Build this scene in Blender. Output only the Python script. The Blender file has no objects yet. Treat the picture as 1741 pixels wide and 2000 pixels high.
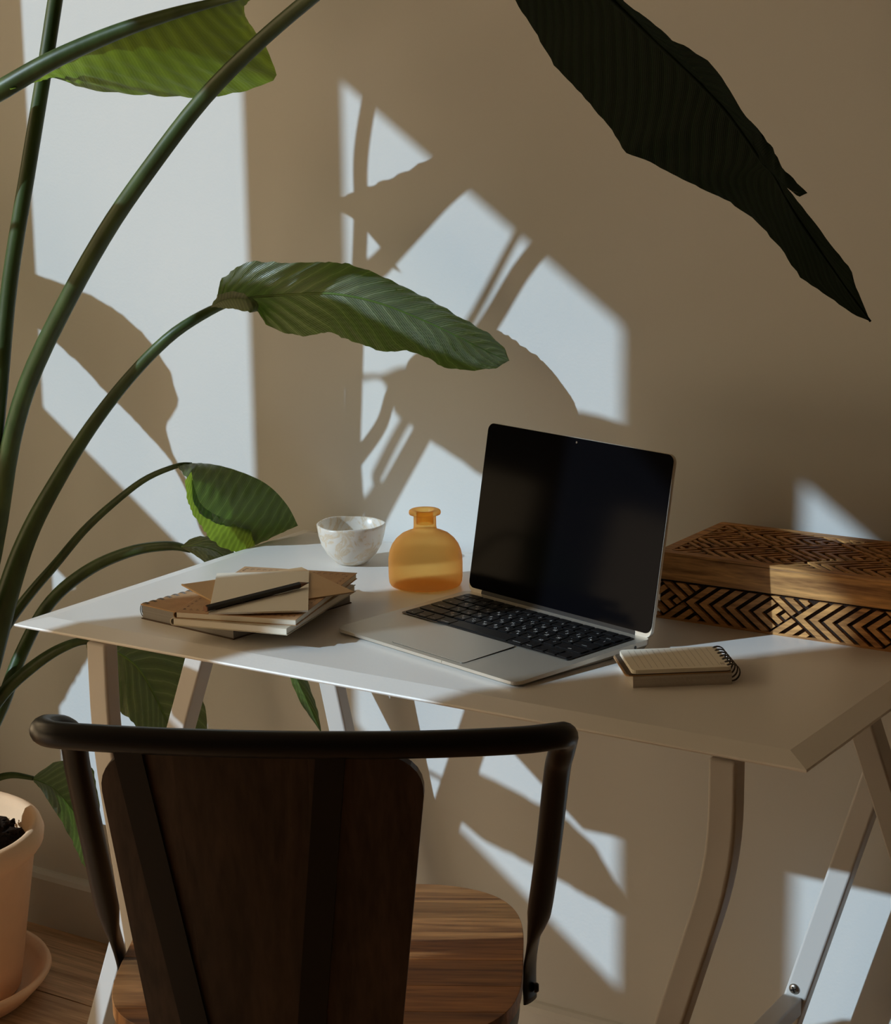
import bpy, bmesh, math, random
from mathutils import Vector, Matrix, noise
random.seed(7)
SC = bpy.context.scene
COL = SC.collection
R = math.radians

# ------------------------------------------------------------------ camera
CAM = (0.1310967, -2.3282736, 1.3911445)
YAW, PITCH, ROLL, FPX = -0.5731872, 0.2161073, 0.0121077, 4031.73
_f = Vector((math.sin(YAW)*math.cos(PITCH), math.cos(YAW)*math.cos(PITCH), -math.sin(PITCH)))
_r = Vector((math.cos(YAW), -math.sin(YAW), 0))
_d = _f.cross(_r)
RIGHT = _r*math.cos(ROLL) + _d*math.sin(ROLL)
DOWN = -_r*math.sin(ROLL) + _d*math.cos(ROLL)
FWD = _f
cd = bpy.data.cameras.new('camera'); cam = bpy.data.objects.new('camera', cd); COL.objects.link(cam)
m = Matrix((RIGHT, -DOWN, -FWD)).transposed().to_4x4(); m.translation = Vector(CAM); cam.matrix_world = m
cd.sensor_fit = 'VERTICAL'; cd.sensor_height = 24; cd.lens = FPX*24/2000; cd.clip_start = .05
SC.camera = cam

# ------------------------------------------------------------------ light
AZ, EL = R(53), R(26.2)
SUN = Vector((math.cos(EL)*math.cos(AZ), math.cos(EL)*math.sin(AZ), -math.sin(EL)))
sl = bpy.data.lights.new('sun', 'SUN'); so = bpy.data.objects.new('sun', sl); COL.objects.link(so)
sl.energy = 3.75; sl.color = (.64, .84, 1.0); sl.angle = R(.6)
so.rotation_euler = SUN.to_track_quat('-Z', 'Y').to_euler(); so.location = (-6, -6, 5)
w = bpy.data.worlds.new('world'); SC.world = w; w.use_nodes = True
w.node_tree.nodes['Background'].inputs[0].default_value = (1.0, .74, .44, 1)
w.node_tree.nodes['Background'].inputs[1].default_value = 3.5
vs = SC.view_settings; vs.view_transform = 'Standard'; vs.look = 'None'; vs.gamma = 1; vs.use_curve_mapping = False
vs.exposure = -.36

# ------------------------------------------------------------------ helpers
def ray(u, v): return FWD + RIGHT*((u-870.5)/FPX) + DOWN*((v-1000)/FPX)
def at(u, v, d):                      # point of the line of sight at distance d from the back wall
    r = ray(u, v); c = Vector(CAM); return c + r*((-d-c.y)/r.y)
def atz(u, v, z):
    r = ray(u, v); c = Vector(CAM); return c + r*((z-c.z)/r.z)

def link(o, parent=None):
    COL.objects.link(o)
    if parent is not None: o.parent = parent
    return o
def tag(o, label, cat, group=None, kind=None):
    o['label'] = label; o['category'] = cat
    if group: o['group'] = group
    if kind: o['kind'] = kind
    return o
def empty(name, loc=(0, 0, 0), rz=0, label=None, cat=None, group=None):
    o = bpy.data.objects.new(name, None); COL.objects.link(o); o.location = loc; o.rotation_euler = (0, 0, rz)
    o.empty_display_size = .05
    if label: tag(o, label, cat, group)
    return o
def mk(name, bm, mat, parent=None, smooth=False, bevel=0, seg=2, auto=None):
    me = bpy.data.meshes.new(name); bm.normal_update(); bm.to_mesh(me); bm.free()
    if mat: me.materials.append(mat)
    if smooth:
        for p in me.polygons: p.use_smooth = True
    o = link(bpy.data.objects.new(name, me), parent)
    if bevel:
        b = o.modifiers.new('bevel', 'BEVEL'); b.width = bevel; b.segments = seg; b.limit_method = 'ANGLE'; b.angle_limit = R(35)
        for p in me.polygons: p.use_smooth = True
        b.harden_normals = True
    return o
def box(bm, x0, x1, y0, y1, z0, z1, mat=None):
    vs_ = [bm.verts.new(c) for c in ((x0,y0,z0),(x1,y0,z0),(x1,y1,z0),(x0,y1,z0),(x0,y0,z1),(x1,y0,z1),(x1,y1,z1),(x0,y1,z1))]
    for f in ((0,3,2,1),(4,5,6,7),(0,1,5,4),(1,2,6,5),(2,3,7,6),(3,0,4,7)): bm.faces.new([vs_[i] for i in f])
    return vs_
def prism(bm, poly, z0, z1, fn=None):
    """poly: ccw list of (x,y)"""
    fn = fn or (lambda x, y, z: (x, y, z))
    a = [bm.verts.new(fn(x, y, z0)) for x, y in poly]; b = [bm.verts.new(fn(x, y, z1)) for x, y in poly]
    n = len(poly)
    bm.faces.new(list(reversed(a))); bm.faces.new(b)
    for i in range(n): bm.faces.new((a[i], a[(i+1) % n], b[(i+1) % n], b[i]))
def rrect(w, h, r, n=6, cx=0, cy=0):
    out = []
    for sx, sy, a0 in ((1, 1, 0), (-1, 1, 90), (-1, -1, 180), (1, -1, 270)):
        for i in range(n+1):
            a = R(a0+90*i/n); out.append((cx+sx*(w/2-r)+r*math.cos(a), cy+sy*(h/2-r)+r*math.sin(a)))
    return out
def lathe(bm, prof, n=48, ctr=(0, 0, 0), fn=None):
    rings = []
    for r, z in prof:
        if r <= 1e-6: rings.append([bm.verts.new((ctr[0], ctr[1], ctr[2]+z))])
        else:
            ring = []
            for i in range(n):
                a = 2*math.pi*i/n; p = (r*math.cos(a), r*math.sin(a), z)
                if fn: p = fn(*p)
                ring.append(bm.verts.new((ctr[0]+p[0], ctr[1]+p[1], ctr[2]+p[2])))
            rings.append(ring)
    for a, b in zip(rings, rings[1:]):
        for i in range(n):
            j = (i+1) % n
            if len(a) == 1: bm.faces.new((a[0], b[j], b[i]))
            elif len(b) == 1: bm.faces.new((a[i], a[j], b[0]))
            else: bm.faces.new((a[i], a[j], b[j], b[i]))
def spline(pts, n):
    """Catmull-Rom through tuples, n samples"""
    P = [Vector(p) if len(p) <= 4 else p for p in pts]; out = []
    k = len(P)-1
    for i in range(n):
        t = i/(n-1)*k; s = min(int(t), k-1); t -= s
        p0 = P[max(s-1, 0)]; p1 = P[s]; p2 = P[s+1]; p3 = P[min(s+2, k)]
        out.append(.5*((2*p1) + (p2-p0)*t + (2*p0-5*p1+4*p2-p3)*t*t + (3*p1-p0-3*p2+p3)*t*t*t))
    return out
def polyline(pts, n):
    P = [Vector(p) for p in pts]; L = [0]
    for a, b in zip(P, P[1:]): L.append(L[-1]+(b-a).length)
    out = []; j = 0
    for i in range(n):
        s = L[-1]*i/(n-1)
        while j < len(P)-2 and L[j+1] < s: j += 1
        q = (s-L[j])/max(1e-9, L[j+1]-L[j]); out.append(P[j].lerp(P[j+1], q))
    return out
def tube(bm, pts, rad, n=12, closed=False, flat=None):
    """rad: list or number; flat: list of (scale_a, scale_b) optional"""
    N = len(pts); P = [Vector(p) for p in pts]
    t0 = (P[1]-P[0]).normalized(); up = Vector((0, 0, 1)) if abs(t0.z) < .9 else Vector((1, 0, 0))
    nrm = (up - t0*up.dot(t0)).normalized(); rings = []
    for i in range(N):
        if closed: t = (P[(i+1) % N]-P[i-1]).normalized()
        else: t = (P[min(i+1, N-1)]-P[max(i-1, 0)]).normalized()
        nrm = (nrm - t*nrm.dot(t)).normalized(); b = t.cross(nrm)
        r = rad[i] if hasattr(rad, '__len__') else rad
        fa, fb = flat[i] if flat else (1, 1)
        rings.append([bm.verts.new(P[i] + nrm*(r*fa*math.cos(2*math.pi*k/n)) + b*(r*fb*math.sin(2*math.pi*k/n))) for k in range(n)])
    for i in range(N if closed else N-1):
        a, c = rings[i], rings[(i+1) % N]
        for k in range(n): bm.faces.new((a[k], a[(k+1) % n], c[(k+1) % n], c[k]))
    if not closed:
        bm.faces.new(list(reversed(rings[0]))); bm.faces.new(rings[-1])

# ------------------------------------------------------------------ materials
def mat(name, col, rough=.6, metal=0, spec=.5, bump=None, var=None, coat=0, sheen=0):
    """bump: (scale, strength, detail); var: (scale, amount, stretch xyz)"""
    M = bpy.data.materials.new(name); M.use_nodes = True; nt = M.node_tree; P = nt.nodes['Principled BSDF']
    P.inputs['Base Color'].default_value = (*col, 1); P.inputs['Roughness'].default_value = rough
    P.inputs['Metallic'].default_value = metal; P.inputs['Specular IOR Level'].default_value = spec
    if coat: P.inputs['Coat Weight'].default_value = coat; P.inputs['Coat Roughness'].default_value = .1
    tc = nt.nodes.new('ShaderNodeTexCoord')
    if var:
        mp = nt.nodes.new('ShaderNodeMapping'); mp.inputs['Scale'].default_value = var[2] if len(var) > 2 else (1, 1, 1)
        nt.links.new(tc.outputs['Object'], mp.inputs[0])
        nz = nt.nodes.new('ShaderNodeTexNoise'); nz.inputs['Scale'].default_value = var[0]; nz.inputs['Detail'].default_value = 6
        nt.links.new(mp.outputs[0], nz.inputs['Vector'])
        rp = nt.nodes.new('ShaderNodeValToRGB'); a = var[1]
        rp.color_ramp.elements[0].position = .3; rp.color_ramp.elements[1].position = .7
        rp.color_ramp.elements[0].color = (*[c*(1-a) for c in col], 1); rp.color_ramp.elements[1].color = (*[min(1, c*(1+a)) for c in col], 1)
        nt.links.new(nz.outputs[0], rp.inputs[0]); nt.links.new(rp.outputs[0], P.inputs['Base Color'])
    if bump:
        nb = nt.nodes.new('ShaderNodeTexNoise'); nb.inputs['Scale'].default_value = bump[0]; nb.inputs['Detail'].default_value = bump[2] if len(bump) > 2 else 4
        nt.links.new(tc.outputs['Object'], nb.inputs['Vector'])
        bp = nt.nodes.new('ShaderNodeBump'); bp.inputs['Strength'].default_value = bump[1]; bp.inputs['Distance'].default_value = .002
        nt.links.new(nb.outputs[0], bp.inputs['Height']); nt.links.new(bp.outputs[0], P.inputs['Normal'])
    return M
def wood(name, dark, light, scale=(1, 1, 1), rough=.45, knots=1.0, spec=.4, rnd=0.25):
    M = bpy.data.materials.new(name); M.use_nodes = True; nt = M.node_tree; P = nt.nodes['Principled BSDF']; L = nt.links.new
    tc = nt.nodes.new('ShaderNodeTexCoord'); oi = nt.nodes.new('ShaderNodeObjectInfo')
    ad = nt.nodes.new('ShaderNodeVectorMath'); ad.operation = 'ADD'
    sc_ = nt.nodes.new('ShaderNodeVectorMath'); sc_.operation = 'SCALE'; sc_.inputs[0].default_value = (3.1, 1.7, 2.3)
    L(oi.outputs['Random'], sc_.inputs['Scale']); L(tc.outputs['Object'], ad.inputs[0]); L(sc_.outputs[0], ad.inputs[1])
    mp = nt.nodes.new('ShaderNodeMapping'); mp.inputs['Scale'].default_value = scale; L(ad.outputs[0], mp.inputs[0])
    n1 = nt.nodes.new('ShaderNodeTexNoise'); n1.inputs['Scale'].default_value = 1; n1.inputs['Detail'].default_value = 8; n1.inputs['Distortion'].default_value = knots
    L(mp.outputs[0], n1.inputs['Vector'])
    m2 = nt.nodes.new('ShaderNodeMapping'); m2.inputs['Scale'].default_value = tuple(s*7 for s in scale); L(ad.outputs[0], m2.inputs[0])
    n2 = nt.nodes.new('ShaderNodeTexNoise'); n2.inputs['Scale'].default_value = 1; n2.inputs['Detail'].default_value = 4; L(m2.outputs[0], n2.inputs['Vector'])
    mx = nt.nodes.new('ShaderNodeMix'); mx.inputs[0].default_value = .35
    L(n1.outputs[0], mx.inputs[2]); L(n2.outputs[0], mx.inputs[3])
    rp = nt.nodes.new('ShaderNodeValToRGB'); rp.color_ramp.elements[0].position = .36; rp.color_ramp.elements[1].position = .66
    rp.color_ramp.elements[0].color = (*dark, 1); rp.color_ramp.elements[1].color = (*light, 1); L(mx.outputs[0], rp.inputs[0])
    hs = nt.nodes.new('ShaderNodeHueSaturation'); mr = nt.nodes.new('ShaderNodeMapRange')
    mr.inputs['To Min'].default_value = 1-rnd; mr.inputs['To Max'].default_value = 1+rnd
    L(oi.outputs['Random'], mr.inputs[0]); L(mr.outputs[0], hs.inputs['Value']); L(rp.outputs[0], hs.inputs['Color'])
    L(hs.outputs[0], P.inputs['Base Color']); P.inputs['Roughness'].default_value = rough; P.inputs['Specular IOR Level'].default_value = spec
    bp = nt.nodes.new('ShaderNodeBump'); bp.inputs['Strength'].default_value = .25; bp.inputs['Distance'].default_value = .001
    L(mx.outputs[0], bp.inputs['Height']); L(bp.outputs[0], P.inputs['Normal'])
    return M
def leafmat(name, top, under, trans, dens=26, slant=.8, tw=.3, spec=.45, rough=.38):
    M = bpy.data.materials.new(name); M.use_nodes = True; nt = M.node_tree; L = nt.links.new
    P = nt.nodes['Principled BSDF']; out = nt.nodes['Material Output']
    uv = nt.nodes.new('ShaderNodeUVMap'); sep = nt.nodes.new('ShaderNodeSeparateXYZ'); L(uv.outputs[0], sep.inputs[0])
    # side veins leave the midrib slanted towards the tip
    a = nt.nodes.new('ShaderNodeMath'); a.operation = 'MULTIPLY_ADD'; a.inputs[1].default_value = -slant*.25
    b = nt.nodes.new('ShaderNodeMath'); b.operation = 'ABSOLUTE'; L(sep.outputs[1], b.inputs[0]); L(b.outputs[0], a.inputs[0]); L(sep.outputs[0], a.inputs[2])
    wv = nt.nodes.new('ShaderNodeMath'); wv.operation = 'MULTIPLY'; wv.inputs[1].default_value = dens*2*math.pi; L(a.outputs[0], wv.inputs[0])
    nz = nt.nodes.new('ShaderNodeTexNoise'); nz.inputs['Scale'].default_value = 5; L(uv.outputs[0], nz.inputs['Vector'])
    na = nt.nodes.new('ShaderNodeMath'); na.operation = 'MULTIPLY_ADD'; na.inputs[1].default_value = 2; L(nz.outputs[0], na.inputs[0]); L(wv.outputs[0], na.inputs[2])
    sn = nt.nodes.new('ShaderNodeMath'); sn.operation = 'SINE'; L(na.outputs[0], sn.inputs[0])
    fine = nt.nodes.new('ShaderNodeMath'); fine.operation = 'MULTIPLY'; fine.inputs[1].default_value = 6.3; L(wv.outputs[0], fine.inputs[0])
    fs = nt.nodes.new('ShaderNodeMath'); fs.operation = 'SINE'; L(fine.outputs[0], fs.inputs[0])
    sm = nt.nodes.new('ShaderNodeMath'); sm.operation = 'MULTIPLY_ADD'; sm.inputs[1].default_value = .3; L(fs.outputs[0], sm.inputs[0]); L(sn.outputs[0], sm.inputs[2])
    rp = nt.nodes.new('ShaderNodeMapRange'); rp.inputs[1].default_value = -1.3; rp.inputs[2].default_value = 1.3; L(sm.outputs[0], rp.inputs[0])
    geo = nt.nodes.new('ShaderNodeNewGeometry')
    c1 = nt.nodes.new('ShaderNodeMix'); c1.data_type = 'RGBA'; L(geo.outputs['Backfacing'], c1.inputs[0]); c1.inputs[6].default_value = (*top, 1); c1.inputs[7].default_value = (*under, 1)
    c2 = nt.nodes.new('ShaderNodeMix'); c2.data_type = 'RGBA'; c2.blend_type = 'MULTIPLY'; c2.inputs[0].default_value = .18; L(c1.outputs[2], c2.inputs[6]); L(rp.outputs[0], c2.inputs[7])
    vl = nt.nodes.new('ShaderNodeMapRange'); vl.inputs[1].default_value = .90; vl.inputs[2].default_value = 1.0; vl.inputs[4].default_value = .40; L(sn.outputs[0], vl.inputs[0])
    c4 = nt.nodes.new('ShaderNodeMix'); c4.data_type = 'RGBA'; L(vl.outputs[0], c4.inputs[0]); L(c2.outputs[2], c4.inputs[6]); c4.inputs[7].default_value = (*[min(1, t_*2.4) for t_ in top], 1)
    L(c4.outputs[2], P.inputs['Base Color']); P.inputs['Roughness'].default_value = rough; P.inputs['Specular IOR Level'].default_value = spec
    bp = nt.nodes.new('ShaderNodeBump'); bp.inputs['Strength'].default_value = .28; bp.inputs['Distance'].default_value = .002; L(sm.outputs[0], bp.inputs['Height']); L(bp.outputs[0], P.inputs['Normal'])
    tr = nt.nodes.new('ShaderNodeBsdfTranslucent')
    c3 = nt.nodes.new('ShaderNodeMix'); c3.data_type = 'RGBA'; c3.blend_type = 'MULTIPLY'; c3.inputs[0].default_value = .35; c3.inputs[6].default_value = (*trans, 1); L(rp.outputs[0], c3.inputs[7]); L(c3.outputs[2], tr.inputs[0])
    mx = nt.nodes.new('ShaderNodeMixShader'); mx.inputs[0].default_value = tw; L(P.outputs[0], mx.inputs[1]); L(tr.outputs[0], mx.inputs[2]); L(mx.outputs[0], out.inputs[0])
    return M
def glowy(name, col, trans, tw, rough=.35, var=None):
    M = mat(name, col, rough, var=var); nt = M.node_tree; P = nt.nodes['Principled BSDF']
    tr = nt.nodes.new('ShaderNodeBsdfTranslucent'); tr.inputs[0].default_value = (*trans, 1)
    mx = nt.nodes.new('ShaderNodeMixShader'); mx.inputs[0].default_value = tw
    nt.links.new(P.outputs[0], mx.inputs[1]); nt.links.new(tr.outputs[0], mx.inputs[2]); nt.links.new(mx.outputs[0], nt.nodes['Material Output'].inputs[0])
    return M

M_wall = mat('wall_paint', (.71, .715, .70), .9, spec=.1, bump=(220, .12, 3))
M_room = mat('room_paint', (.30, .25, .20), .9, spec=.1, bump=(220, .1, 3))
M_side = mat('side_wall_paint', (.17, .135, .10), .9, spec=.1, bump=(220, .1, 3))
M_skirt = mat('skirting_paint', (.71, .71, .69), .6, spec=.3)
M_floor = wood('oak_plank', (.34, .20, .105), (.76, .50, .29), (2.2, 40, 10), .5, 1.2)
M_tab = mat('white_lacquer', (.86, .835, .80), .33, spec=.45, bump=(260, .05, 2))
M_steel = mat('white_steel', (.62, .605, .58), .4, spec=.4)
M_screw = mat('screw_zinc', (.45, .43, .40), .3, metal=1)
M_black = mat('black_powder_coat', (.006, .006, .007), .36, spec=.35)
M_back = wood('dark_acacia', (.030, .020, .015), (.085, .055, .042), (26, 26, 2.2), .38, 1.5, rnd=.3)
M_seat = wood('acacia', (.13, .052, .020), (.46, .22, .078), (2.5, 30, 12), .4, 1.6, rnd=.3)
M_box = wood('carved_mango_wood', (.28, .12, .04), (.86, .44, .145), (6, 40, 60), .5, 1.4, rnd=.06)
M_groove = mat('carved_groove', (.03, .014, .007), .9, bump=(900, .8, 2))
M_alu = mat('brushed_aluminium', (.62, .58, .51), .40, metal=.7, bump=(1500, .03, 1))
M_glass = mat('screen_glass', (.003, .003, .004), .09, spec=.035)
M_bezel = mat('black_plastic', (.012, .012, .013), .35)
M_key = mat('key_plastic', (.010, .010, .011), .45, spec=.25)
M_print = mat('key_print', (.75, .74, .72), .6)
M_vase = glowy('amber_frosted_glass', (.98, .50, .17), (1.0, .60, .22), .65, .35)
_nt = M_vase.node_tree; _rf = _nt.nodes.new('ShaderNodeBsdfRefraction'); _rf.inputs['Color'].default_value = (1.0, .77, .40, 1); _rf.inputs['Roughness'].default_value = .55; _rf.inputs['IOR'].default_value = 1.03
_mx = _nt.nodes.new('ShaderNodeMixShader'); _lw = _nt.nodes.new('ShaderNodeLayerWeight'); _lw.inputs[0].default_value = .35
_mr = _nt.nodes.new('ShaderNodeMapRange'); _mr.inputs['To Min'].default_value = .84; _mr.inputs['To Max'].default_value = .1
_nt.links.new(_lw.outputs['Facing'], _mr.inputs[0]); _nt.links.new(_mr.outputs[0], _mx.inputs[0])
_old = _nt.nodes['Material Output'].inputs[0].links[0].from_socket
_nt.links.new(_old, _mx.inputs[1]); _nt.links.new(_rf.outputs[0], _mx.inputs[2]); _nt.links.new(_mx.outputs[0], _nt.nodes['Material Output'].inputs[0])
M_bowl = glowy('white_alabaster', (.86, .82, .75), (1.0, .88, .68), .38, .28, var=(16, .1, (1, 1, .6)))
def veins(M, dark, light, scale):
    nt = M.node_tree; L = nt.links.new; tc = nt.nodes.new('ShaderNodeTexCoord')
    n1 = nt.nodes.new('ShaderNodeTexNoise'); n1.inputs['Scale'].default_value = scale; n1.inputs['Detail'].default_value = 9; n1.inputs['Distortion'].default_value = 2.2; n1.inputs['Roughness'].default_value = .62
    L(tc.outputs['Object'], n1.inputs['Vector']); rp = nt.nodes.new('ShaderNodeValToRGB')
    for p, c in ((0, light), (.47, light), (.56, dark), (.66, light)):
        if p == 0: rp.color_ramp.elements[0].color = (*c, 1); continue
        e = rp.color_ramp.elements.new(p); e.color = (*c, 1)
    rp.color_ramp.elements[-1].position = 1; rp.color_ramp.elements[-1].color = (*dark, 1)
    L(n1.outputs[0], rp.inputs[0]); L(rp.outputs[0], nt.nodes['Principled BSDF'].inputs['Base Color'])
    for n in nt.nodes:
        if n.bl_idname == 'ShaderNodeBsdfTranslucent': L(rp.outputs[0], n.inputs[0])
veins(M_bowl, (.82, .70, .53), (.92, .89, .84), 34)
M_kraft = mat('kraft_paper', (.52, .32, .165), .85, bump=(700, .15, 2), var=(60, .08))
M_kraft2 = mat('kraft_envelope_paper', (.60, .41, .22), .8, bump=(700, .1, 2))
M_cream = mat('cream_paper', (.90, .85, .73), .8, bump=(700, .1, 2))
M_pages = mat('paper_edges', (.60, .56, .50), .9, bump=(300, .3, 2), var=(3, .12, (1, 1, 260)))
M_ink = mat('brown_ink', (.09, .05, .03), .8)
M_wire = mat('dark_wire', (.10, .09, .08), .35, metal=.8)
M_pencil = mat('black_pencil_lacquer', (.006, .006, .007), .35)
M_tipwood = mat('pencil_cedar', (.22, .10, .05), .7)
M_terra = mat('terracotta', (.95, .60, .36), .85, spec=.2, bump=(160, .2, 4), var=(9, .07))
M_soil = mat('potting_soil', (.022, .013, .008), 1, spec=.1, bump=(120, 1.0, 6), var=(90, .5))
M_stem = mat('green_stem', (.05, .085, .024), .42, spec=.4, var=(10, .3, (4, 4, 1)), bump=(60, .1))
M_leaf = leafmat('leaf_green', (.21, .215, .15), (.13, .15, .075), (.20, .42, .04), dens=18)
M_leafY = leafmat('leaf_light_green', (.08, .13, .035), (.09, .15, .035), (.42, .62, .05), tw=.5, slant=.15, dens=24)
M_leafM = leafmat('leaf_mid_green', (.13, .17, .07), (.12, .15, .06), (.22, .45, .04), tw=.22, slant=.1, dens=16)
M_leafShade = leafmat('leaf_shaded_green', (.004, .010, .004), (.004, .009, .003), (.01, .03, .004), dens=40, tw=.18, spec=.08, rough=.6)  # leaf above the sunbeam: its shade is put into the base colour
M_rib = mat('leaf_midrib', (.13, .22, .05), .35)
M_frame = mat('window_frame_paint', (.78, .74, .68), .5)

# ------------------------------------------------------------------ room
def struct(o): o['kind'] = 'structure'; return o
bm = bmesh.new(); box(bm, -3.4, 1.4, 0, .1, -.02, 2.6); struct(mk('wall_back', bm, M_wall))
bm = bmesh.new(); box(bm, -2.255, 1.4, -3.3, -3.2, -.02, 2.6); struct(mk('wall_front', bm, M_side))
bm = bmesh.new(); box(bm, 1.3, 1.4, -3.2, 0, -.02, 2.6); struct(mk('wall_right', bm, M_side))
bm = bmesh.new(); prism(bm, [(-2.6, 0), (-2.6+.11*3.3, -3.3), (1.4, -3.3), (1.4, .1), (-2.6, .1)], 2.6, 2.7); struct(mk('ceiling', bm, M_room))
# left wall with its window: t runs along the wall away from the back wall
XW, SLA = -2.6, .11
wn = math.hypot(SLA, 1); wdir = Vector((SLA, -1, 0)); wnor = Vector((1, SLA, 0))/wn
def lw(t, z, o=0): return Vector((XW, 0, 0)) + wdir*t + wnor*o + Vector((0, 0, z))
def lwbox(bm, t0, t1, z0, z1, o0, o1):
    v = [bm.verts.new(lw(t, z, o)) for z in (z0, z1) for t, o in ((t0, o0), (t0, o1), (t1, o1), (t1, o0))]
    for f in ((0,3,2,1),(4,5,6,7),(0,1,5,4),(1,2,6,5),(2,3,7,6),(3,0,4,7)): bm.faces.new([v[i] for i in f])
PANES = [(.562, 1.071), (1.239, 1.768), (2.032, 2.398)]
ZB0, ZB1, ZT0, ZT1 = (.56, .05, .05), .985, 1.215, 2.146      # a fixed light and a two-leaf balcony door
TH = .03
bm = bmesh.new()
lwbox(bm, -.02, PANES[0][0], -.02, 2.6, -TH, 0); lwbox(bm, PANES[2][1], 2.47, -.02, 2.6, -TH, 0); lwbox(bm, 3.10, 3.25, -.02, 2.6, -TH, 0); lwbox(bm, 2.47, 3.10, -.02, .05, -TH, 0); lwbox(bm, 2.47, 3.10, .985, 2.6, -TH, 0)  # low opening beyond the door is added, to bounce sun off the floor
for a, b in ((PANES[0][1], PANES[1][0]), (PANES[1][1], PANES[2][0])): lwbox(bm, a, b, -.02, 2.6, -TH, 0)
for k, (a, b) in enumerate(PANES):
    lwbox(bm, a, b, -.02, ZB0[k], -TH, 0); lwbox(bm, a, b, ZT1, 2.6, -TH, 0); lwbox(bm, a, b, ZB1, ZT0, -TH, 0)
struct(mk('wall_left', bm, M_wall))
# baseboard
bm = bmesh.new()
sec = [(0, 0), (-.016, 0), (-.016, .082), (-.012, .089), (-.006, .093), (0, .094)]
A = [bm.verts.new((-2.595, y, z)) for y, z in sec]; B = [bm.verts.new((1.3, y, z)) for y, z in sec]
for i in range(len(sec)-1): bm.faces.new((A[i], B[i], B[i+1], A[i+1]))
bm.faces.new(A); bm.faces.new(list(reversed(B)))
struct(mk('baseboard_back', bm, M_skirt))
# floor: sub-floor slab with planks laid on it
bm = bmesh.new(); box(bm, -3.6, 1.4, -3.3, .1, -.06, -.016); floor = struct(mk('floor', bm, mat('subfloor', (.03, .02, .012), .9)))
PW, PL = .197, 1.6
bm = bmesh.new(); box(bm, 0, PL-.0025, 0, PW-.003, -.016, 0)
bmesh.ops.bevel(bm, geom=[e for e in bm.edges if all(v.co.z > -.001 for v in e.verts)], offset=.0015, segments=1)
pm = bpy.data.meshes.new('plank'); bm.to_mesh(pm); bm.free(); pm.materials.append(M_floor)
for j in range(16):
    for i in range(4):
        o = link(bpy.data.objects.new('plank', pm), floor)
        o.location = (-3.55+i*PL-(.55*j % 1.0)*.9+.2, -.197*(j+1)-.001, 0)

# ------------------------------------------------------------------ table
H = .74
X0, X1, YB, YF = -1.6056, -.5848, -.0129, -.5982
tb = empty('tabletop', (0, 0, 0), label='thin white lacquered desk tabletop with sloped edges resting on trestles', cat='tabletop')
tb.location = ((X0+X1)/2, (YB+YF)/2, H-.022)
def ring(bm, ins, z, c): return [bm.verts.new((x-c[0], y-c[1], z-c[2])) for x, y in ((X0+ins, YF+ins), (X1-ins, YF+ins), (X1-ins, YB-ins), (X0+ins, YB-ins))]
c = tb.location
bm = bmesh.new(); rs = [ring(bm, .06, H-.022, c), ring(bm, .001, H-.0092, c), ring(bm, 0, H-.0076, c), ring(bm, .001, H-.006, c), ring(bm, .03, H, c)]
bm.faces.new(list(reversed(rs[0]))); bm.faces.new(rs[-1])
for a, b in zip(rs, rs[1:]):
    for i in range(4): bm.faces.new((a[i], a[(i+1) % 4], b[(i+1) % 4], b[i]))
mk('board', bm, M_tab, tb)
def profile(bm, pts, wx, wy):
    """rectangular steel profile along a polyline in the x-z plane; pts: (x,y,z)"""
    rings = []
    P = [Vector(p) for p in pts]
    for i, p in enumerate(P):
        t = (P[min(i+1, len(P)-1)]-P[max(i-1, 0)]).normalized(); n = Vector((t.z, 0, -t.x))
        rings.append([bm.verts.new(p + n*sx*wx/2 + Vector((0, sy*wy/2, 0))) for sx, sy in ((-1, -1), (1, -1), (1, 1), (-1, 1))])
    for a, b in zip(rings, rings[1:]):
        for i in range(4): bm.faces.new((a[i], a[(i+1) % 4], b[(i+1) % 4], b[i]))
    bm.faces.new(list(reversed(rings[0]))); bm.faces.new(rings[-1])
def bent(x, y, s, k, zb):
    pts = [(x, y, H-(.0165 if y < -.4 else .0225)), (x, y, zb+.06)]
    for q in range(1, 8):
        a = q/7; pts.append((x+s*k*.06*a*a, y, zb+.06-.12*a))
    x2, z2 = pts[-1][0], pts[-1][2]
    pts.append((x2+s*k*z2, y, 0)); return pts
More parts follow.
